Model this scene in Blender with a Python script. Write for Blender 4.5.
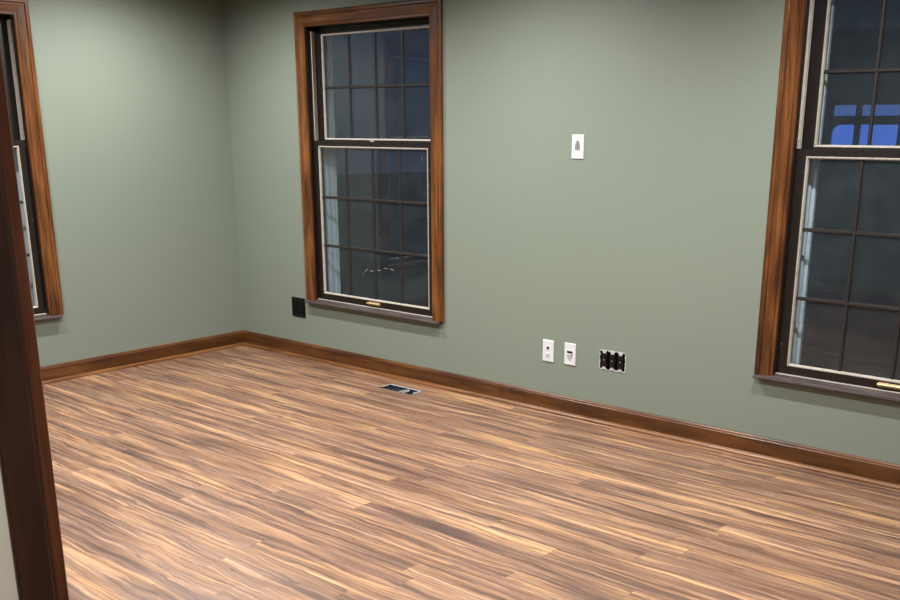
import bpy, math, random
from mathutils import Matrix, Vector
for o in list(bpy.data.objects): bpy.data.objects.remove(o)
random.seed(7)
scn = bpy.context.scene
col = scn.collection

# ------------------------------------------------------------------ camera
cam = bpy.data.cameras.new('camera'); camo = bpy.data.objects.new('camera', cam); col.objects.link(camo)
CP, YAW, PITCH, ROLL, F, CX, CY = (5.49552, -4.09932, 1.43526), 0.683848, -0.281263, 0.005591, 979.495, 484.969, 412.968
fwd = Vector((-math.sin(YAW)*math.cos(PITCH), math.cos(YAW)*math.cos(PITCH), math.sin(PITCH)))
rt = Vector((math.cos(YAW), math.sin(YAW), 0)); up = rt.cross(fwd)
c_, s_ = math.cos(ROLL), math.sin(ROLL)
r2 = c_*rt + s_*up; u2 = -s_*rt + c_*up
m4 = Matrix((r2, u2, -fwd)).transposed().to_4x4(); m4.translation = CP
camo.matrix_world = m4
cam.sensor_fit = 'HORIZONTAL'; cam.sensor_width = 36; cam.lens = F/900*36
cam.shift_x = (450-CX)/900; cam.shift_y = (CY-300)/900
cam.clip_start = 0.05; cam.clip_end = 200
scn.camera = camo

# ------------------------------------------------------------------ world, light, exposure
w = bpy.data.worlds.new('dusk_sky'); scn.world = w; w.use_nodes = True
bg = w.node_tree.nodes['Background']; bg.inputs[0].default_value = (0.25, 0.42, 0.82, 1); bg.inputs[1].default_value = 0.045
scn.view_settings.view_transform = 'Standard'; scn.view_settings.look = 'None'
scn.view_settings.exposure = 0.0; scn.view_settings.gamma = 1.0; scn.view_settings.use_curve_mapping = False

CEIL = 2.44
LIGHTS = [(x, y) for y in (-0.95, -2.30) for x in (0.80, 2.50, 4.20)]
HALL_FILL = [(5.25, -3.65)]  # unseen lamp added to brighten the cream hall face
LAMP_W = 248.0
HALL_FILL_W = 120.0
LAMP_COL = (1.0, 0.98, 0.96)
def downlight(x, y, watt):
    l = bpy.data.lights.new('downlight_beam', 'SPOT'); l.energy = watt; l.color = LAMP_COL
    l.spot_size = math.radians(160); l.spot_blend = 0.80; l.shadow_soft_size = 0.04
    o = bpy.data.objects.new('downlight_beam', l); o.location = (x, y, CEIL-0.012); col.objects.link(o)
for x, y in LIGHTS: downlight(x, y, LAMP_W)
for x, y in HALL_FILL: downlight(x, y, HALL_FILL_W)

# ------------------------------------------------------------------ materials
def newmat(name):
    m = bpy.data.materials.new(name); m.use_nodes = True
    nt = m.node_tree; return m, nt, nt.nodes['Principled BSDF']
def N(nt, t, **kw):
    n = nt.nodes.new(t)
    for k, v in kw.items(): setattr(n, k, v)
    return n
ALB = 0.82      # overall reflectance of the paints, woods and plastics
def srgb(r, g, b):
    f = lambda c: (c/255/12.92) if c/255 <= 0.04045 else ((c/255+0.055)/1.055)**2.4
    return (f(r)*ALB, f(g)*ALB, f(b)*ALB, 1)
def ramp(nt, stops, interp='LINEAR'):
    n = N(nt, 'ShaderNodeValToRGB'); cr = n.color_ramp; cr.interpolation = interp
    while len(cr.elements) < len(stops): cr.elements.new(0.5)
    for e, (p, c) in zip(cr.elements, stops): e.position = p; e.color = c
    return n
def noise(nt, vec, scale, detail=4, rough=0.55, dist=0.0):
    n = N(nt, 'ShaderNodeTexNoise'); n.inputs['Scale'].default_value = scale; n.inputs['Detail'].default_value = detail
    n.inputs['Roughness'].default_value = rough; n.inputs['Distortion'].default_value = dist
    nt.links.new(vec, n.inputs['Vector']); return n
def mapping(nt, vec, scale, loc=None):
    n = N(nt, 'ShaderNodeMapping'); n.inputs['Scale'].default_value = scale; nt.links.new(vec, n.inputs['Vector']); return n
def math_(nt, op, a, b=None):
    n = N(nt, 'ShaderNodeMath', operation=op)
    for i, v in enumerate((a, b)):
        if v is None: continue
        if isinstance(v, (int, float)): n.inputs[i].default_value = v
        else: nt.links.new(v, n.inputs[i])
    return n.outputs[0]
def mixc(nt, fac, a, b, blend='MIX'):
    n = N(nt, 'ShaderNodeMix', data_type='RGBA', blend_type=blend)
    for k, v in ((0, fac), (6, a), (7, b)):
        if isinstance(v, (int, float)): n.inputs[k].default_value = v
        elif isinstance(v, tuple): n.inputs[k].default_value = v
        else: nt.links.new(v, n.inputs[k])
    return n.outputs[2]
def bump(nt, h, bsdf, strength, dist=0.002):
    b = N(nt, 'ShaderNodeBump'); b.inputs['Strength'].default_value = strength; b.inputs['Distance'].default_value = dist
    nt.links.new(h, b.inputs['Height']); nt.links.new(b.outputs[0], bsdf.inputs['Normal'])
def plain(name, rgb, rough=0.5, metal=0.0, spec=0.5, var=0.0):
    m, nt, b = newmat(name); c = srgb(*rgb)
    b.inputs['Roughness'].default_value = rough; b.inputs['Metallic'].default_value = metal
    b.inputs['Specular IOR Level'].default_value = spec
    tc = N(nt, 'ShaderNodeTexCoord'); n = noise(nt, tc.outputs['Object'], 60, 3)
    d = tuple(x*(1-var) for x in c[:3])+(1,)
    nt.links.new(mixc(nt, n.outputs[0], c, d), b.inputs['Base Color'])
    return m

def paint(name, rgb):
    m, nt, b = newmat(name); tc = N(nt, 'ShaderNodeTexCoord')
    n = noise(nt, tc.outputs['Object'], 1.4, 3); c = srgb(*rgb)
    nt.links.new(mixc(nt, n.outputs[0], tuple(x*0.97 for x in c[:3])+(1,), tuple(x*1.03 for x in c[:3])+(1,)), b.inputs['Base Color'])
    b.inputs['Roughness'].default_value = 0.55; b.inputs['Specular IOR Level'].default_value = 0.4
    h = noise(nt, tc.outputs['Object'], 320, 3); bump(nt, h.outputs[0], b, 0.12, 0.001)
    return m

def wood(name, axis, light, mid, dark, rough=0.32, rand=True):
    m, nt, b = newmat(name); tc = N(nt, 'ShaderNodeTexCoord')
    oi = N(nt, 'ShaderNodeObjectInfo')
    ad = N(nt, 'ShaderNodeVectorMath', operation='ADD')
    nt.links.new(tc.outputs['Object'], ad.inputs[0])
    sc = N(nt, 'ShaderNodeVectorMath', operation='SCALE'); sc.inputs[0].default_value = (7.1, 3.3, 5.7)
    nt.links.new(oi.outputs['Random'], sc.inputs['Scale']); nt.links.new(sc.outputs[0], ad.inputs[1])
    def stretch(a, l): return tuple(l if i == axis else a for i in range(3))
    v1 = mapping(nt, ad.outputs[0], stretch(26, 2.2)); n1 = noise(nt, v1.outputs[0], 1.0, 5, 0.6, 0.6)
    v2 = mapping(nt, ad.outputs[0], stretch(240, 7)); n2 = noise(nt, v2.outputs[0], 1.0, 3, 0.6)
    v3 = mapping(nt, ad.outputs[0], stretch(9, 3.5)); n3 = noise(nt, v3.outputs[0], 1.0, 2, 0.5)
    s = math_(nt, 'ADD', math_(nt, 'MULTIPLY', n1.outputs[0], 0.6), math_(nt, 'ADD', math_(nt, 'MULTIPLY', n2.outputs[0], 0.25), math_(nt, 'MULTIPLY', n3.outputs[0], 0.25)))
    rp = ramp(nt, [(0.42, srgb(*dark)), (0.54, srgb(*mid)), (0.67, srgb(*light))]); nt.links.new(s, rp.inputs[0])
    nt.links.new(rp.outputs[0], b.inputs['Base Color'])
    b.inputs['Roughness'].default_value = rough; b.inputs['Specular IOR Level'].default_value = 0.5
    bump(nt, n2.outputs[0], b, 0.08, 0.0008)
    return m

OAK = dict(light=(128, 80, 38), mid=(94, 54, 22), dark=(46, 24, 10))
M_casing_z = wood('stained_wood_upright', 2, **OAK)
M_casing_x = wood('stained_wood_level', 0, **OAK)
M_base = wood('stained_baseboard_wood', 0, light=(106, 65, 29), mid=(83, 48, 19), dark=(56, 31, 13), rough=0.28)
M_shoe = wood('stained_shoe_wood', 0, light=(134, 88, 48), mid=(110, 69, 34), dark=(82, 48, 23), rough=0.3)
M_jamb = wood('dark_jamb_wood', 2, light=(72, 39, 27), mid=(54, 29, 20), dark=(36, 19, 14), rough=0.3)
M_jamb_edge = wood('roomlit_jamb_wood', 2, light=(112, 60, 34), mid=(86, 44, 25), dark=(58, 30, 18), rough=0.3)  # room light on the jamb edge painted in as redder, lighter wood
M_wall = paint('sage_wall_paint', (123, 132, 120))
M_cream = paint('cream_wall_paint', (244, 238, 222))
M_ceil = paint('white_ceiling_paint', (190, 190, 188))
M_white = plain('white_plastic', (214, 215, 218), 0.35, var=0.03)
M_black = plain('black_plastic', (7, 7, 7), 0.5, spec=0.2, var=0.3)
M_brown = plain('dark_brown_plastic', (13, 8, 6), 0.5, spec=0.3, var=0.3)
M_hole = plain('hole_shade', (6, 5, 5), 0.9)  # near-black painted in for the shade inside openings
M_greyp = plain('recess_grey', (150, 142, 142), 0.5, var=0.2)  # grey that paints the shade of the high plate's recess
M_midgrey = plain('mid_grey_plastic', (92, 86, 86), 0.6, var=0.2)
M_zinc = plain('zinc_steel', (205, 207, 210), 0.4, 0.25, var=0.15)
M_duct = plain('galvanized_duct', (70, 84, 90), 0.45, 0.2, var=0.25)
M_brass = plain('brass_lift', (214, 188, 140), 0.35, 0.3, var=0.15)
M_plaster = plain('plaster_edge', (205, 206, 206), 0.85, var=0.35)
M_ext = plain('pale_exterior_aluminium', (206, 220, 232), 0.5, var=0.06)
M_sub = plain('subfloor_board', (70, 56, 44), 0.8, var=0.2)
M_grass = plain('dark_lawn', (120, 130, 120), 0.95, var=0.3)
M_siding = plain('dusky_siding', (200, 205, 210), 0.8, var=0.1)
M_leaf = plain('dark_leaf', (24, 36, 28), 0.8, var=0.4)
M_bark = plain('dark_bark', (40, 32, 26), 0.9, var=0.3)

def dark_frame(name, base, chip):
    m, nt, b = newmat(name); tc = N(nt, 'ShaderNodeTexCoord')
    n = noise(nt, tc.outputs['Object'], 22, 4)
    c = mixc(nt, n.outputs[0], srgb(*base), srgb(*[int(v*1.5) for v in base]))
    v = noise(nt, tc.outputs['Object'], 95, 2, 0.6)
    rp = ramp(nt, [(chip, (0, 0, 0, 1)), (chip+0.015, (1, 1, 1, 1))]); nt.links.new(v.outputs[0], rp.inputs[0])
    nt.links.new(mixc(nt, rp.outputs[0], c, srgb(190, 186, 176)), b.inputs['Base Color'])
    b.inputs['Roughness'].default_value = 0.38
    return m
M_frame = dark_frame('dark_brown_window_paint', (16, 11, 9), 0.742)
M_muntin = plain('dark_brown_muntin', (42, 37, 35), 0.4, var=0.2)
def stool_mat():
    m, nt, b = newmat('sheen_brown_stool'); tc = N(nt, 'ShaderNodeTexCoord')
    v = mapping(nt, tc.outputs['Object'], (6, 90, 90)); n = noise(nt, v.outputs[0], 1, 4)
    rp = ramp(nt, [(0.35, srgb(52, 43, 41)), (0.65, srgb(86, 77, 75))]); nt.links.new(n.outputs[0], rp.inputs[0])  # grey sheen of the glossy top painted into the brown
    nt.links.new(rp.outputs[0], b.inputs['Base Color']); b.inputs['Roughness'].default_value = 0.3
    return m
M_stool = stool_mat()
def bead_mat():
    m, nt, b = newmat('chipped_cream_bead'); tc = N(nt, 'ShaderNodeTexCoord')
    n = noise(nt, tc.outputs['Object'], 30, 4); n2 = noise(nt, tc.outputs['Object'], 120, 3)
    c = mixc(nt, n.outputs[0], srgb(190, 184, 172), srgb(150, 142, 132))
    rp = ramp(nt, [(0.30, srgb(60, 48, 42)), (0.36, (1, 1, 1, 1))]); nt.links.new(n2.outputs[0], rp.inputs[0])
    nt.links.new(mixc(nt, 1.0, c, rp.outputs[0], 'MULTIPLY'), b.inputs['Base Color']); b.inputs['Roughness'].default_value = 0.5
    return m
M_bead = bead_mat()
def glass_mat():
    m, nt, b = newmat('window_glass'); nt.nodes.remove(b)
    out = nt.nodes['Material Output']; tr = N(nt, 'ShaderNodeBsdfTransparent'); tr.inputs[0].default_value = (0.93, 0.96, 0.96, 1)
    gl = N(nt, 'ShaderNodeBsdfGlossy'); gl.inputs['Roughness'].default_value = 0.015
    fr = N(nt, 'ShaderNodeFresnel'); ge = N(nt, 'ShaderNodeNewGeometry')
    nt.links.new(math_(nt, 'SUBTRACT', 1.52, math_(nt, 'MULTIPLY', ge.outputs['Backfacing'], 1.52-1/1.52)), fr.inputs[0])   # same reflectance from either side
    mx = N(nt, 'ShaderNodeMixShader'); nt.links.new(fr.outputs[0], mx.inputs[0]); nt.links.new(tr.outputs[0], mx.inputs[1]); nt.links.new(gl.outputs[0], mx.inputs[2])
    tc = N(nt, 'ShaderNodeTexCoord'); dn = noise(nt, tc.outputs['Object'], 7, 5, 0.65)
    dr = ramp(nt, [(0.30, (0.012,)*3+(1,)), (0.75, (0.032,)*3+(1,))]); nt.links.new(dn.outputs[0], dr.inputs[0])
    df = N(nt, 'ShaderNodeBsdfDiffuse'); df.inputs[0].default_value = srgb(176, 192, 205)
    m2 = N(nt, 'ShaderNodeMixShader'); nt.links.new(dr.outputs[0], m2.inputs[0]); nt.links.new(mx.outputs[0], m2.inputs[1]); nt.links.new(df.outputs[0], m2.inputs[2])
    nt.links.new(m2.outputs[0], out.inputs[0]); return m
M_glass = glass_mat()
def emit(name, rgb, s):
    m, nt, b = newmat(name); nt.nodes.remove(b); e = N(nt, 'ShaderNodeEmission'); e.inputs[0].default_value = rgb; e.inputs[1].default_value = s
    nt.links.new(e.outputs[0], nt.nodes['Material Output'].inputs[0]); return m
M_blue = emit('blue_glow_pane', (0.10, 0.25, 1.0, 1), 0.55)  # emission standing in for a blue glow of unknown source
M_blue_dim = emit('dim_blue_glow_pane', (0.12, 0.26, 0.8, 1), 0.36)
M_lens = emit('downlight_lens', (1, 0.94, 0.85, 1), 6.0)

def plank_mat():
    m, nt, b = newmat('streaked_vinyl_plank'); tc = N(nt, 'ShaderNodeTexCoord'); oi = N(nt, 'ShaderNodeObjectInfo')
    sc = N(nt, 'ShaderNodeVectorMath', operation='SCALE'); sc.inputs[0].default_value = (37.0, 53.0, 71.0)
    nt.links.new(oi.outputs['Random'], sc.inputs['Scale'])
    ad = N(nt, 'ShaderNodeVectorMath', operation='ADD'); nt.links.new(tc.outputs['Object'], ad.inputs[0]); nt.links.new(sc.outputs[0], ad.inputs[1])
    # slow waviness of the grain
    wv = mapping(nt, ad.outputs[0], (3.4, 9.0, 1)); wn = noise(nt, wv.outputs[0], 1.0, 3, 0.5)
    off = N(nt, 'ShaderNodeCombineXYZ'); nt.links.new(math_(nt, 'MULTIPLY', math_(nt, 'SUBTRACT', wn.outputs[0], 0.5), 0.050), off.inputs[1])
    co = N(nt, 'ShaderNodeVectorMath', operation='ADD'); nt.links.new(ad.outputs[0], co.inputs[0]); nt.links.new(off.outputs[0], co.inputs[1])
    gp = N(nt, 'ShaderNodeNewGeometry'); cw_ = N(nt, 'ShaderNodeVectorMath', operation='ADD')
    nt.links.new(gp.outputs['Position'], cw_.inputs[0]); nt.links.new(off.outputs[0], cw_.inputs[1])
    n1 = noise(nt, mapping(nt, cw_.outputs[0], (1.0, 42, 1)).outputs[0], 1.0, 6, 0.68)
    n2 = noise(nt, mapping(nt, co.outputs[0], (2.0, 135, 1)).outputs[0], 1.0, 5, 0.75)
    n3 = noise(nt, mapping(nt, co.outputs[0], (1.3, 12, 1)).outputs[0], 1.0, 2, 0.5)
    n4 = noise(nt, mapping(nt, co.outputs[0], (4.0, 20, 1)).outputs[0], 1.0, 5, 0.65, 1.5)
    s = math_(nt, 'ADD', math_(nt, 'MULTIPLY', n1.outputs[0], 0.42), math_(nt, 'ADD', math_(nt, 'MULTIPLY', n2.outputs[0], 0.34), math_(nt, 'MULTIPLY', n3.outputs[0], 0.24)))
    rp = ramp(nt, [(0.39, srgb(66, 47, 40)), (0.46, srgb(102, 76, 63)), (0.515, srgb(136, 104, 83)), (0.575, srgb(180, 142, 106)), (0.65, srgb(214, 174, 124))])
    nt.links.new(s, rp.inputs[0])
    # tone drift between mauve brown and golden
    tn = noise(nt, mapping(nt, cw_.outputs[0], (0.8, 18, 3)).outputs[0], 1.0, 2, 0.5)
    tr = ramp(nt, [(0.40, (0.93, 0.94, 1.0, 1)), (0.62, (1.06, 1.0, 0.86, 1))]); nt.links.new(tn.outputs[0], tr.inputs[0])
    c = mixc(nt, 1.0, rp.outputs[0], tr.outputs[0], 'MULTIPLY')
    # knots / cathedral smudges
    kr = ramp(nt, [(0.62, (1, 1, 1, 1)), (0.74, (0.62, 0.55, 0.52, 1))]); nt.links.new(n4.outputs[0], kr.inputs[0])
    c = mixc(nt, 1.0, c, kr.outputs[0], 'MULTIPLY')
    # thin dark veins
    vn = noise(nt, mapping(nt, co.outputs[0], (1.7, 62, 1)).outputs[0], 1.0, 2, 0.5)
    ab = math_(nt, 'ABSOLUTE', math_(nt, 'SUBTRACT', vn.outputs[0], 0.5))
    vr = ramp(nt, [(0.0, (1, 1, 1, 1)), (0.030, (0, 0, 0, 1))]); nt.links.new(ab, vr.inputs[0])
    gate = ramp(nt, [(0.48, (0, 0, 0, 1)), (0.58, (1, 1, 1, 1))])
    gn = noise(nt, mapping(nt, co.outputs[0], (2.2, 16, 2)).outputs[0], 1.0, 2, 0.5); nt.links.new(gn.outputs[0], gate.inputs[0])
    f = math_(nt, 'MULTIPLY', math_(nt, 'MULTIPLY', vr.outputs[0], gate.outputs[0]), 0.88)
    c = mixc(nt, f, c, srgb(52, 37, 33))
    pv = math_(nt, 'ADD', math_(nt, 'MULTIPLY', oi.outputs['Random'], 0.08), 0.96)
    hs = N(nt, 'ShaderNodeHueSaturation'); nt.links.new(c, hs.inputs['Color']); nt.links.new(pv, hs.inputs['Value'])
    nt.links.new(hs.outputs[0], b.inputs['Base Color'])
    b.inputs['Roughness'].default_value = 0.42; b.inputs['Specular IOR Level'].default_value = 0.45
    bump(nt, n2.outputs[0], b, 0.10, 0.001)
    return m
M_plank = plank_mat()

# ------------------------------------------------------------------ mesh helpers
class MB:
    def __init__(s): s.v = []; s.f = []
    def add(s, vs, fs):
        o = len(s.v); s.v += [tuple(v) for v in vs]; s.f += [tuple(i+o for i in f) for f in fs]; return s
    def box(s, x0, x1, y0, y1, z0, z1):
        vs = [(x, y, z) for z in (z0, z1) for y in (y0, y1) for x in (x0, x1)]
        return s.add(vs, [(0, 2, 3, 1), (4, 5, 7, 6), (0, 1, 5, 4), (2, 6, 7, 3), (0, 4, 6, 2), (1, 3, 7, 5)])
    def cbox(s, x0, x1, y0, y1, z0, z1, c=0.002):
        """box with chamfered edges"""
        X, Y, Z = (x0, x1), (y0, y1), (z0, z1); sg = (1, -1); vs = []; idx = {}
        for i in (0, 1):
            for j in (0, 1):
                for k in (0, 1):
                    for a in range(3):
                        p = [X[i]+sg[i]*c, Y[j]+sg[j]*c, Z[k]+sg[k]*c]
                        p[a] = (X[i], Y[j], Z[k])[a]; idx[i, j, k, a] = len(vs); vs.append(p)
        fs = []
        for a in range(3):
            b, d = (a+1) % 3, (a+2) % 3
            for e in (0, 1):
                def key(p, q):
                    t = [0, 0, 0]; t[a] = e; t[b] = p; t[d] = q; return idx[(*t, a)]
                q = [key(0, 0), key(1, 0), key(1, 1), key(0, 1)]; fs.append(tuple(q if e else q[::-1]))
        for a in range(3):   # edges along axis a
            b, d = (a+1) % 3, (a+2) % 3
            for p in (0, 1):
                for q in (0, 1):
                    def key(e, ax):
                        t = [0, 0, 0]; t[a] = e; t[b] = p; t[d] = q; return idx[(*t, ax)]
                    g = [key(0, b), key(1, b), key(1, d), key(0, d)]; fs.append(tuple(g if (p == q) else g[::-1]))
        for i in (0, 1):
            for j in (0, 1):
                for k in (0, 1):
                    g = [idx[i, j, k, a] for a in range(3)]; fs.append(tuple(g if (i+j+k) % 2 else g[::-1]))
        return s.add(vs, fs)
    def loft(s, A, B):
        """closed profile A to closed profile B, capped"""
        n = len(A)
        return s.add(list(A)+list(B), [(i, (i+1) % n, n+(i+1) % n, n+i) for i in range(n)]+[tuple(range(n))[::-1], tuple(range(n, 2*n))])
    def cyl(s, c, r, h, axis=1, seg=12, r2=None):
        r2 = r if r2 is None else r2; A = []; B = []
        for i in range(seg):
            t = 2*math.pi*i/seg; u, v = math.cos(t), math.sin(t)
            def P(rr, hh):
                p = [0, 0, 0]; p[axis] = hh; p[(axis+1) % 3] = u*rr; p[(axis+2) % 3] = v*rr
                return tuple(c[k]+p[k] for k in range(3))
            A.append(P(r, 0)); B.append(P(r2, h))
        return s.loft(A, B)
    def build(s, name, mat, parent=None, loc=(0, 0, 0), smooth=False):
        me = bpy.data.meshes.new(name); me.from_pydata(s.v, [], s.f)
        import bmesh
        bm = bmesh.new(); bm.from_mesh(me); bmesh.ops.recalc_face_normals(bm, faces=bm.faces); bm.to_mesh(me); bm.free()
        me.materials.append(mat)
        if smooth:
            for p in me.polygons: p.use_smooth = True
        return link(name, me, parent, loc)
def link(name, me, parent=None, loc=(0, 0, 0)):
    o = bpy.data.objects.new(name, me); o.location = loc; col.objects.link(o)
    if parent: o.parent = parent
    return o
def empty(name, loc=(0, 0, 0), rz=0.0):
    o = bpy.data.objects.new(name, None); o.location = loc; o.rotation_euler = (0, 0, rz); o.empty_display_size = 0.1; col.objects.link(o); return o
def tag(o, label, cat=None, group=None, kind=None):
    if label: o['label'] = label
    if cat: o['category'] = cat
    if group: o['group'] = group
    if kind: o['kind'] = kind
    return o

# ------------------------------------------------------------------ setting: walls, floor, ceiling
WIN_W, WIN_Z0, WIN_Z1, CW = 1.163, 0.3886, 2.0945, 0.0845
W1X, W3X, W2Y = 0.6926, 3.7270, -1.2735-1.163
XR, YF, T = 6.40, -4.45, 0.19
def holed_wall(u0, u1, z0, z1, holes, place):
    us = sorted({u0, u1, *[h[0] for h in holes], *[h[1] for h in holes]}); zs = sorted({z0, z1, *[h[2] for h in holes], *[h[3] for h in holes]})
    mb = MB()
    for a, b in zip(us, us[1:]):
        for c, d in zip(zs, zs[1:]):
            if any(h[0] <= a and b <= h[1] and h[2] <= c and d <= h[3] for h in holes): continue
            place(mb, a, b, c, d)
    return mb
def hole(x0): return (x0+CW-0.012, x0+WIN_W-CW+0.012, WIN_Z0-0.012, WIN_Z1-CW+0.012)
G3 = (2.898, 3.050, 0.2815, 0.3805)
wb = holed_wall(-T, XR, -0.02, CEIL, [hole(W1X), hole(W3X), G3], lambda m, a, b, c, d: m.box(a, b, 0, T, c, d)).build('wall_back', M_wall)
tag(wb, 'sage green wall with two tall windows and white wall plates', kind='structure')
wl = holed_wall(YF, 0, -0.02, CEIL, [hole(W2Y)], lambda m, a, b, c, d: m.box(-T, 0, a, b, c, d)).build('wall_left', M_wall)
tag(wl, 'sage green wall with one window beside the dark jamb', kind='structure')
wf = MB().box(-T, XR, YF-0.12, YF, -0.02, CEIL).build('wall_front', M_wall); tag(wf, 'sage green wall behind the viewer', kind='structure')
wr = MB().box(XR, XR+0.12, YF-0.12, T, -0.02, CEIL).build('wall_right', M_wall); tag(wr, 'sage green wall to the right of the view', kind='structure')
ce = MB().box(-T, XR+0.12, YF-0.12, T, CEIL, CEIL+0.1).build('ceiling', M_ceil); tag(ce, 'white ceiling with recessed downlights', kind='structure')
for i, (x, y) in enumerate(LIGHTS+HALL_FILL):  # the added hall fill gets the same fitting
    ring = MB()
    n = 24
    for k in range(n):
        a, b = 2*math.pi*k/n, 2*math.pi*(k+1)/n
        P = lambda t, r, z: (r*math.cos(t), r*math.sin(t), z)
        ring.add([P(a, .055, 0), P(a, .085, 0), P(a, .085, -.006), P(a, .060, -.009), P(b, .055, 0), P(b, .085, 0), P(b, .085, -.006), P(b, .060, -.009)],
                 [(0, 1, 5, 4), (1, 2, 6, 5), (2, 3, 7, 6), (3, 0, 4, 7)])
    r = ring.build('recessed_light', M_white, ce, (x, y, CEIL))
    MB().cyl((0, 0, -0.003), 0.054, 0.002, 2, 24).build('lens', M_lens, r)
# partition beside the camera: green room side, cream hall side, trimmed end
PX0, PX1, PY = 4.06, 4.184, -3.486
wp = MB().box(PX0, PX1-0.006, YF, PY, -0.02, CEIL).build('wall_partition', M_wall); tag(wp, 'short partition wall behind the dark wooden jamb', kind='structure')
MB().box(PX1-0.006, PX1, YF, PY, -0.02, CEIL).build('cream_wall_face', M_cream, wp)
tj = empty('trim_1', (4.19, PY, 0)); tag(tj, 'dark brown wooden door jamb and casing in the left foreground', kind='structure')
prof = [(0, .0122), (0, .0175), (.003, .019), (.0475, .0185), (.0505, .0165), (.0505, .0122)]          # (away from opening, proud)
mb = MB(); mb.loft([(-.018+p, -.0015-u, 0) for u, p in prof], [(-.018+p, -.0015-u, CEIL) for u, p in prof]); mb.build('casing', M_jamb, tj)
mb = MB(); mb.cbox(-0.15, 0.0005, 0.0005, 0.0185, 0, CEIL, 0.002); mb.build('jamb_board', M_jamb_edge, tj)
mb = MB(); mb.box(-.149, -.131, -.06, -.0005, 0, CEIL); mb.build('casing', M_jamb, tj)

# floor: subfloor with a duct cut-out, then every plank
VX0, VX1, VY0, VY1 = 1.550, 1.802, -0.235, -0.135
fl = holed_wall(-0.0, XR, YF, 0.0, [(VX0, VX1, VY0, VY1)], lambda m, a, b, c, d: m.box(a, b, c, d, -0.06, -0.0125)).build('floor', M_sub)
tag(fl, 'streaked tan and brown wood-look plank floor', kind='structure')
PWID, PLEN = 0.1, 1.22
KNOWN = {0: 3.63, 4: 4.04, 6: 3.64, 7: 3.339, 9: 4.044, 13: 3.34, 16: 3.662, 18: 3.364, 19: 2.211}
CHO = [3.64, 4.04, 3.34, 3.02, 2.72]
def plank(x0, x1, y0, y1):
    g = 0.00012; h = 0.012; e = 0.0003
    L, W_ = (x1-x0)/2-g, (y1-y0)/2-g
    if L < 0.004 or W_ < 0.004: return
    vs = [(sx*a, sy*b, z) for (a, b, z) in ((L, W_, -h), (L, W_, -e), (L-e, W_-e, 0)) for sx, sy in ((-1, -1), (1, -1), (1, 1), (-1, 1))]
    fs = [(3, 2, 1, 0), (8, 9, 10, 11)]
    for k in (0, 4): fs += [(k+i, k+(i+1) % 4, k+4+(i+1) % 4, k+4+i) for i in range(4)]
    MB().add(vs, fs).build('plank', M_plank, fl, ((x0+x1)/2, (y0+y1)/2, 0))
prev = None
ROWS = int((-YF-0.035)/PWID)+1
nplank = 0
for r in range(-1, ROWS):
    y1 = -0.035-PWID*r; y0 = max(y1-PWID, YF); y1 = min(y1, 0)
    if y1 <= YF: continue
    if r in KNOWN: s = KNOWN[r]
    else:
        s = random.choice([c for c in CHO if prev is None or abs(c-prev) > 0.1])+random.uniform(-.02, .02)
    prev = s
    plen = PLEN
    s0 = s % plen
    cuts = [0.0]+[s0+plen*k for k in range(8) if 0.02 < s0+plen*k < XR-0.02]+[XR]
    for a, b in zip(cuts, cuts[1:]):
        if r == 1:       # the row that holds the duct
            if a < VX1 and b > VX0:
                if a < VX0: plank(a, VX0, y0, y1); nplank += 1
                if b > VX1: plank(VX1, b, y0, y1); nplank += 1
                continue
        plank(a, b, y0, y1); nplank += 1
print('planks', nplank)

# baseboards
bprof = [(0, 0), (.0125, 0), (.0125, .078), (.0135, .081), (.0135, .0845), (.0115, .088), (.009, .0945), (.0055, .0990), (.002, .1005), (0, .1005)]
sprof = [(.0125, 0)]+[(.0125+.0175*math.cos(t), .019*math.sin(t)) for t in [math.radians(a) for a in (0, 12, 28, 45, 62, 78, 90)]]
def run(prof, xa, xb, ma=0.0, mb_=0.0):
    """length along local x; room side is local -y; ma / mb_ = mitre slopes at the ends"""
    return MB().loft([(xa+ma*p, -p, z) for p, z in prof], [(xb+mb_*p, -p, z) for p, z in prof])
bb = empty('baseboard_back'); tag(bb, 'stained brown baseboard along the wall with two windows', kind='structure')
for a, b, ma, mb_ in ((0, 2.262, 1, 0), (2.2628, 2.3350, 0, 0), (2.3358, XR, 0, 0)): run(bprof, a, b, ma, mb_).build('board', M_base, bb)
for a, b, ma, mb_ in ((0, 2.83, 1, 0), (2.8306, XR, 0, 0)): run(sprof, a, b, ma, mb_).build('shoe_moulding', M_shoe, bb)
bl = empty('baseboard_left', (0, YF, 0), math.pi/2); tag(bl, 'stained brown baseboard along the wall beside the dark jamb', kind='structure')
run(bprof, 0, -YF, 0, -1).build('board', M_base, bl); run(sprof, 0, -YF, 0, -1).build('shoe_moulding', M_shoe, bl)
bf = empty('baseboard_front', (PX0, YF, 0), math.pi); tag(bf, 'stained brown baseboard behind the viewer', kind='structure')
run(bprof, 0, PX0, 0, 0).build('board', M_base, bf); run(sprof, 0, PX0, 0, 0).build('shoe_moulding', M_shoe, bf)

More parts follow.
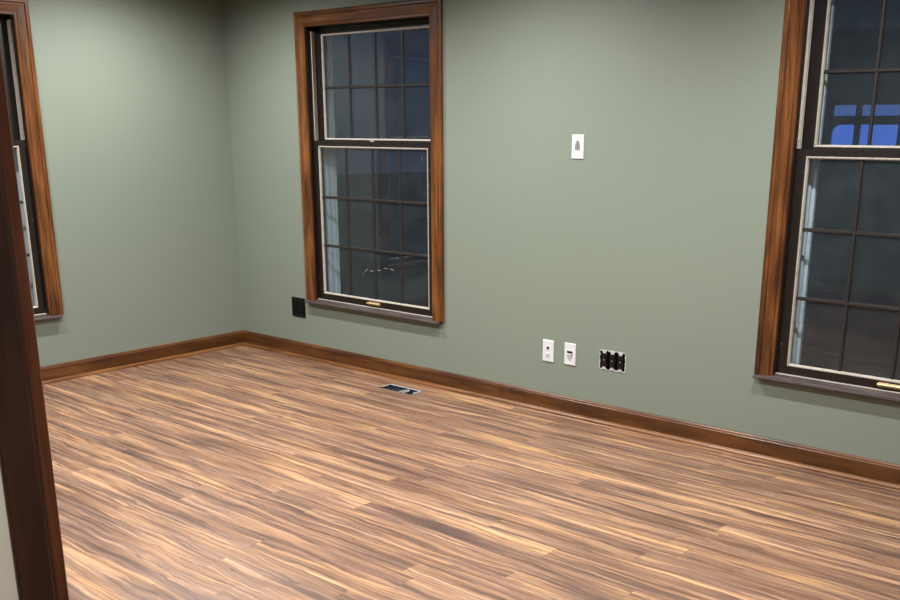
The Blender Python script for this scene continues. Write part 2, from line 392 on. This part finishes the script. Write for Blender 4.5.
# ------------------------------------------------------------------ windows (local x along the wall, y outward, z up)
cprof = [(0, 0), (0, .0105), (.0025, .0135), (.0105, .0135), (.0125, .0105), (.0155, .0105), (.0185, .014), (.052, .0165), (.0555, .0165),
         (.0575, .0125), (.0605, .0125), (.0630, .0175), (.0675, .019), (.0790, .019), (.0845, .0155), (.0845, 0)]   # u from inner edge, proud
def make_window(name, loc, rz, label, smears=None):
    W = empty(name, loc, rz); tag(W, label, kind='structure')
    wd, z0, z1 = WIN_W, WIN_Z0, WIN_Z1
    # mitred casing, one mesh per board
    A = [(CW-u, -p, z0) for u, p in cprof]; B = [(CW-u, -p, z1-(CW-u)) for u, p in cprof]
    MB().loft(A, B).build('casing', M_casing_z, W)
    A = [(wd-(CW-u), -p, z0) for u, p in cprof]; B = [(wd-(CW-u), -p, z1-(CW-u)) for u, p in cprof]
    MB().loft(A, B).build('casing', M_casing_z, W)
    A = [(CW-u, -p, z1-(CW-u)) for u, p in cprof]; B = [(wd-(CW-u), -p, z1-(CW-u)) for u, p in cprof]
    MB().loft(A, B).build('head_casing', M_casing_x, W)
    # stool: thin board with eased nose, proud of the wall, ends cut back behind the horns
    xi0, xi1, zi = CW, wd-CW, z1-CW
    sp = [(.014, .0125), (.000, .0065), (-.018, -.0012), (-.036, -.0035), (-.0395, -.0050), (-.0405, -.008), (-.038, -.0125), (-.034, -.0145), (.014, -.0145)]
    MB().loft([(0.004, y, z0+z) for y, z in sp], [(wd-0.022, y, z0+z) for y, z in sp]).build('stool', M_stool, W)
    # frame: jambs, head and sloping sill
    for a, b in ((xi0-.012, xi0), (xi1, xi1+.012)):
        MB().box(a, b, 0.0005, .10, z0, zi+.012).build('jamb', M_frame, W)
    MB().box(xi0, xi1, 0.0005, .10, zi, zi+.012).build('head_jamb', M_frame, W)
    MB().add([(x, y, z) for x in (xi0-.012, xi1+.012) for y, z in ((.014, z0-.0145), (.19, z0-.03), (.19, z0-.008), (.014, z0+.003))],
             [(0, 1, 2, 3), (7, 6, 5, 4), (0, 4, 5, 1), (1, 5, 6, 2), (2, 6, 7, 3), (3, 7, 4, 0)]).build('sill', M_frame, W)
    MB().cbox(xi0+.004, xi1-.004, .0040, .0125, z0+.0100, z0+.0160, .001).build('sill_stop', M_bead, W)
    # stops and cream jamb liners
    for s in (0, 1):
        f = (lambda d: xi0+d) if s == 0 else (lambda d: xi1-d)
        b = lambda m, d0, d1, y0, y1, za, zb: m.box(min(f(d0), f(d1)), max(f(d0), f(d1)), y0, y1, za, zb)
        b(MB(), 0, .007, .0015, .0145, z0, zi).build('stop', M_frame, W)
        m = MB(); b(m, 0, .0130, .0300, .0340, 1.368, zi-.022); b(m, 0, .0095, .0340, .0460, 1.368, zi-.022); b(m, 0, .0120, .0460, .0500, 1.368, zi-.022)
        b(m, 0, .008, .0500, .0600, 1.368, zi-.022); m.build('jamb_liner', M_bead, W)
    def sash(nm, xa, xb, za, zb, yf, th, gx0, gx1, gz0, gz1, rows):
        """xa..zb outer size, gx/gz: outer edge of the cream glazing bead"""
        S = MB(); S.box(xa, gx0, yf, yf+th, za, zb); S.box(gx1, xb, yf, yf+th, za, zb); S.box(gx0, gx1, yf, yf+th, za, gz0); S.box(gx0, gx1, yf, yf+th, gz1, zb)
        S = S.build(nm, M_frame, W)
        bw = .0115; bd = MB(); y0, y1 = yf-.0012, yf+th*.45
        def strip(P, Q):
            bd.loft(P, Q)
        pr = [(0, y0+.003), (.003, y0), (.0075, y0+.001), (bw, y0+.008), (bw, y1), (0, y1)]
        strip([(gx0+u, y, gz0+u) for u, y in pr], [(gx0+u, y, gz1-u) for u, y in pr]); strip([(gx1-u, y, gz0+u) for u, y in pr], [(gx1-u, y, gz1-u) for u, y in pr])
        strip([(gx0+u, y, gz0+u) for u, y in pr], [(gx1-u, y, gz0+u) for u, y in pr]); strip([(gx0+u, y, gz1-u) for u, y in pr], [(gx1-u, y, gz1-u) for u, y in pr])
        bd.build('glazing_bead', M_bead, S)
        ax, bx, az, bz = gx0+bw-.002, gx1-bw+.002, gz0+bw-.002, gz1-bw+.002
        yg = yf+th*.52; mw = .0085
        xs = [ax+(bx-ax)*k/4 for k in range(5)]; zs = [az+(bz-az)*k/rows for k in range(rows+1)]
        def bar(pts0, pts1, n): MB().loft(pts0, pts1).build(n, M_muntin, S)
        mp = [(-mw, yg-.0025), (-mw*.55, yg-.009), (mw*.55, yg-.009), (mw, yg-.0025)]
        for x in xs[1:-1]: bar([(x+u, y, az) for u, y in mp], [(x+u, y, bz) for u, y in mp], 'muntin')
        for z in zs[1:-1]: bar([(ax, y-.0004, z+u) for u, y in mp], [(bx, y-.0004, z+u) for u, y in mp], 'muntin')
        for i in range(4):
            for k in range(rows):
                MB().box(xs[i], xs[i+1], yg-.002, yg+.002, zs[k], zs[k+1]).build('glass_pane', M_glass, S)
        return S
    up_ = sash('upper_sash', xi0+.0065, xi1-.0065, 1.340, zi-.003, .063, .030, .1435, 1.0205, 1.372, 1.972, 2)
    lo_ = sash('lower_sash', xi0+.0035, xi1-.0035, z0+.0160, 1.3665, .016, .029, .134, 1.034, .4390, 1.3380, 3)
    # brass sash lift on the bottom rail, small lock on the meeting rail
    cx = wd/2+.003
    m = MB(); m.cbox(cx-.05, cx+.05, .0130, .0157, z0+.024, z0+.044, .001)
    lp = ((.0130, z0+.040), (-.002, z0+.042), (-.005, z0+.038), (-.002, z0+.035), (.0130, z0+.035))
    m.loft([(cx-.05, y, z) for y, z in lp], [(cx+.05, y, z) for y, z in lp]); m.build('sash_lift', M_brass, lo_)
    m = MB(); m.cyl((cx, .034, 1.3666), .014, .006, 2, 14); m.cbox(cx-.026, cx+.006, .029, .039, 1.3726, 1.3775, .001); m.build('sash_lock', M_bead, lo_)
    # pale aluminium outside the sashes
    for sg, e in ((1, xi0), (-1, xi1)):
        m = MB()
        for d0, d1, y0, y1 in ((.001, .0115, .1005, .186), (.0115, .042, .120, .132), (.0115, .058, .132, .150)):
            m.box(min(e+sg*d0, e+sg*d1), max(e+sg*d0, e+sg*d1), y0, y1, z0-.010, zi+.008)
        m.build('storm_frame', M_ext, W)
    MB().box(xi0+.0115, xi1-.0115, .150, .186, zi-.02, zi+.008).build('storm_frame', M_ext, W)
    if smears:
        for run_ in smears:
            for (xa, za), (xb, zb) in zip(run_, run_[1:]):
                h = .0013; MB().loft([(xa, .0284, za-h), (xa, .0290, za-h), (xa, .0290, za+h), (xa, .0284, za+h)], [(xb, .0284, zb-h), (xb, .0290, zb-h), (xb, .0290, zb+h), (xb, .0284, zb+h)]).build('paint_smear', M_bead, lo_)
    return W
SMEARS = [[(.4804, .5935), (.490, .598)], [(.499, .611), (.512, .621), (.5274, .628)], [(.545, .622), (.5587, .6176), (.578, .622)], [(.6073, .6274), (.628, .626)],
          [(.660, .640), (.6749, .646), (.688, .645)], [(.7104, .6445), (.7407, .6396), (.744, .633)], [(.6333, .820), (.6328, .8054)], [(.9782, 1.2946), (.975, 1.280), (.979, 1.268)]]
make_window('window_1', (W1X, 0, 0), 0, 'tall double-hung window with brown casing above the black outlet plate', SMEARS)
make_window('window_2', (0, W2Y, 0), math.pi/2, 'double-hung window cut by the left edge behind the dark jamb')
make_window('window_3', (W3X, 0, 0), 0, 'double-hung window cut by the right edge with a blue glow outside')

# ------------------------------------------------------------------ wall plates and boxes on the back wall
def plate(name, x, z, w_, h_, mat, label, cat, group=None, th=.0055):
    P = empty(name, (x, 0, z)); tag(P, label, cat, group)
    a, b = w_/2, h_/2; i = .0025
    MB().loft([(-a, -.0002, -b), (a, -.0002, -b), (a, -.0002, b), (-a, -.0002, b)], [(-a, -th+.002, -b), (a, -th+.002, -b), (a, -th+.002, b), (-a, -th+.002, b)]) \
        .loft([(-a, -th+.002, -b), (a, -th+.002, -b), (a, -th+.002, b), (-a, -th+.002, b)], [(-a+i, -th, -b+i), (a-i, -th, -b+i), (a-i, -th, b-i), (-a+i, -th, b-i)]).build('plate', mat, P)
    return P
def screw(P, x, z, y=-.0055, mat=None):
    MB().cyl((x, y, z), .0032, -.0010, 1, 10).build('screw', mat or M_white, P)
# keystone plate, two ports
P = plate('wall_plate', 2.5815, .3265, .070, .1145, M_white, 'white wall plate with two small ports, leftmost of the low pair', 'wall plate', 'white wall plates')
screw(P, 0, .0485); screw(P, 0, -.0485)
k = MB(); k.cbox(-.0100, .0100, -.0072, -.005, .0065, .0275, .0007); k = k.build('port', M_white, P); MB().box(-.0072, .0072, -.0076, -.0070, .0095, .0235).build('port_opening', M_hole, k)  # dark slab paints the shaded port opening
k = MB(); k.cbox(-.0095, .0095, -.0072, -.005, -.0285, -.0085, .0007); k = k.build('port', M_white, P)
MB().cyl((0, -.0070, -.0185), .0055, -.0085, 1, 14).build('coax_connector', M_zinc, k)
# cable plate with a hooded slot pointing down
P = plate('wall_plate', 2.7195, .3284, .070, .1145, M_white, 'white cable pass-through plate with scooped slot, nearest the open outlet box', 'wall plate', 'white wall plates')
screw(P, 0, .0495); screw(P, 0, -.0495)
MB().box(-.0165, .0165, -.0064, -.0050, -.004, .0165).build('slot', M_hole, P)  # raised dark block paints the shade of the slot
m = MB(); m.loft([(-.0165, -.0055, .004), (.0165, -.0055, .004), (.0125, -.0165, .003), (-.0125, -.0165, .003)], [(-.004, -.0055, -.034), (.004, -.0055, -.034), (.003, -.0062, -.033), (-.003, -.0062, -.033)])
m.build('scoop', M_white, P)
# plate higher up the wall; raised grey shape paints the shade of a recess
P = plate('wall_plate', 2.7286, 1.3591, .070, .1145, M_white, 'white wall plate alone high on the wall with a pointed grey opening', 'wall plate', 'white wall plates')
screw(P, 0, .0440); screw(P, 0, -.0420)
pts = [(-.0145, -.0165), (.0145, -.0165), (.0145, .0135), (.0065, .0270), (.003, .0310), (-.003, .0310), (-.0065, .0270), (-.0145, .0135)]
k = MB().loft([(x, -.0050, z) for x, z in pts], [(x, -.0062, z) for x, z in pts]).build('recess_shade', M_greyp, P)
for x in (-.0095, 0, .0095): MB().box(x-.0016, x+.0016, -.0067, -.0060, -.014, .012 if x else .026).build('groove_shade', M_midgrey, k)  # raised darker strips paint the shaded slots of the recess
# black double plate below the corner of the first window
P = plate('outlet_plate', 0.5980, .3280, .127, .1245, M_black, 'black double-gang outlet plate under the corner of the left window', 'outlet')
for x in (-.023, .023):
    k = MB().cbox(x-.0165, x+.0165, -.0085, -.005, -.033, .033, .001).build('receptacle', M_black, P)
    for z in (-.016, .016):
        for dx in (-.0055, .0055): MB().box(x+dx-.001, x+dx+.001, -.0088, -.0083, z-.004, z+.004).build('contact_slot', M_hole, k)
    for z in (-.047, .047): screw(P, x, z, mat=M_midgrey)
# uncovered three-gang box
P = empty('outlet_box', ((G3[0]+G3[1])/2, 0, (G3[2]+G3[3])/2)); tag(P, 'uncovered wall box holding three dark brown receptacles', 'outlet')
hw, hh = (G3[1]-G3[0])/2-.0005, (G3[3]-G3[2])/2-.0005
m = MB(); m.box(-hw, hw, .048, .050, -hh, hh)
for a, b, c, d in ((-hw, -hw+.002, -hh, hh), (hw-.002, hw, -hh, hh), (-hw, hw, -hh, -hh+.002), (-hw, hw, hh-.002, hh)): m.box(a, b, .003, .05, c, d)
m.build('box_shell', M_hole, P)
# ragged plaster rim
rim = MB(); rs = random.Random(3)
def ragged(p0, p1, nrm, n):
    for i in range(n):
        t0, t1 = i/n, (i+1)/n
        w_ = rs.uniform(.0008, .0060)
        a = [p0[k]+(p1[k]-p0[k])*t0 for k in (0, 1)]; b = [p0[k]+(p1[k]-p0[k])*t1 for k in (0, 1)]
        x = sorted((a[0], b[0], a[0]+nrm[0]*w_)); z = sorted((a[1], b[1], a[1]+nrm[1]*w_))
        rim.box(x[0], x[-1], -.0012, .0006, z[0], z[-1])
e = .0012
ragged((-hw-e, -hh-e), (-hw-e, hh+e), (1, 0), 10); ragged((hw+e, -hh-e), (hw+e, hh+e), (-1, 0), 10)
ragged((-hw-e, -hh-e), (hw+e, -hh-e), (0, 1), 15); ragged((-hw-e, hh+e), (hw+e, hh+e), (0, -1), 15)
rim.build('plaster_rim', M_plaster, P)
for x in (-.047, 0.0, .047):
    k = MB().cbox(x-.0168, x+.0168, -.006, .030, -.0335, .0335, .0015).build('receptacle', M_brown, P)
    for s in (-1, 1):
        st = MB(); zz = sorted((s*.032, s*.0485))
        st.cbox(x-.0085, x+.0085, -.0040, -.0024, zz[0], zz[1], .0005)
        for dx in (-.0085, .0085): st.cyl((x+dx, -.0024, s*.0450), .0052, -.0015, 1, 10)
        st.build('mounting_strap', M_zinc, k)
    for z in (-.018, .018):
        MB().cyl((x, -.0058, z), .0135, -.0022, 1, 18).build('socket_face', M_brown, k)
    MB().cyl((x, -.006, 0), .0026, -.0012, 1, 8).build('screw', M_zinc, k)

# open floor duct where a register is missing
D = empty('floor_duct', ((VX0+VX1)/2, (VY0+VY1)/2, 0)); tag(D, 'open galvanized floor duct with bent metal edges by the baseboard', 'vent')
a, b = (VX1-VX0)/2-.001, (VY1-VY0)/2-.001
m = MB()
for q in ((-a, -a+.0015, -b, b), (a-.0015, a, -b, b), (-a, a, -b, -b+.0015), (-a, a, b-.0015, b)): m.box(q[0], q[1], q[2], q[3], -.038, .0012)
m.box(-a, a, -b, b, -.0395, -.038); m.build('boot', M_duct, D)
m = MB(); m.box(-a, a, b-.010, b+.001, .0006, .0020); m.box(-a-.001, -a+.008, -b+.02, b, .0006, .0020); m.box(a-.009, a+.001, -b+.03, b, .0006, .0020); m.build('flange', M_zinc, D)
m = MB()
m.box(.010, .018, -.040, b-.003, -.010, -.007); m.box(.036, .044, -.040, b-.003, -.010, -.007); m.box(.010, .044, b-.016, b-.003, -.010, -.007); m.box(.044, .052, -.040, -.034, -.010, -.007)
m.build('damper_strap', M_zinc, D)
MB().box(-.062, -.060, -b+.004, b-.004, -.038, -.034).build('seam', M_zinc, D)

# ------------------------------------------------------------------ outside at dusk
gr = MB().box(-30, 40, T+.02, 60, -.75, -.65).build('ground', M_grass); tag(gr, 'dark lawn outside the windows', kind='structure')
H = empty('standin_house', (1.11, 10.3, -.63)); tag(H, 'dusky stand-in house with glowing blue panes outside the right window', 'house')  # house added to carry the glowing blue panes
HX0, HX1, HT = -3.4, 4.2, 3.5
wx0, wx1, wz0, wz1 = .205-1.2-.04, 1.75-1.2, 1.19+.65, 1.83+.65
hw_ = holed_wall(HX0, HX1, 0, HT, [(wx0, wx1, wz0, wz1)], lambda m, a, b, c, d: m.box(a, b, 0, .2, c, d)); hw_.build('house_wall', M_siding, H)
MB().loft([(HX0-.3, -.35, HT-.1), (HX0-.3, 3.5, HT+2), (HX0-.3, 3.5, HT-.1)], [(HX1+.3, -.35, HT-.1), (HX1+.3, 3.5, HT+2), (HX1+.3, 3.5, HT-.1)]).build('roof', M_siding, H)
FR = MB()
FR.box(wx0, wx1, .02, .10, wz0, wz0+.03); FR.box(wx0, wx1, .02, .10, wz1-.05, wz1); FR.box(wx0, wx0+.03, .02, .10, wz0, wz1); FR.box(wx1-.03, wx1, .02, .10, wz0, wz1)
vb = (.512-1.2, .594-1.2); hb = (1.515+.65, 1.635+.65)
FR.box(vb[0], vb[1], .02, .10, wz0, wz1); FR.box(vb[1]+.52, vb[1]+.60, .02, .10, wz0, wz1); FR.box(wx0, wx1, .02, .10, hb[0], hb[1])
FR = FR.build('pane_frame', M_siding, H)
def pane(x0, x1, z0, z1, rtl=0.0, mat=M_blue):
    pts = [(x0, z0), (x1, z0), (x1, z1)]
    if rtl: pts += [(x0+rtl-rtl*math.sin(t), z1-rtl+rtl*math.cos(t)) for t in [math.radians(d) for d in range(0, 91, 15)]]
    else: pts.append((x0, z1))
    MB().loft([(x, .07, z) for x, z in pts], [(x, .08, z) for x, z in pts]).build('glow_pane', mat, FR)
xs_ = [wx0+.03, vb[0], vb[1], vb[1]+.52, vb[1]+.60, wx1-.03]
for i in (0, 2, 4):
    pane(xs_[i], xs_[i+1], wz0+.03, hb[0], .12 if i == 0 else 0); pane(xs_[i], xs_[i+1], hb[1], wz1-.05, mat=M_blue_dim)
if True:
    # corner fill so the first pane reads with a rounded corner
    x0 = wx0+.03; z1 = hb[0]; r_ = .12
    pts = [(x0, z1), (x0, z1-r_)]+[(x0+r_-r_*math.sin(t), z1-r_+r_*math.cos(t)) for t in [math.radians(d) for d in range(90, -1, -15)]]
    MB().loft([(x, .03, z) for x, z in pts], [(x, .10, z) for x, z in pts]).build('corner_block', M_siding, FR)
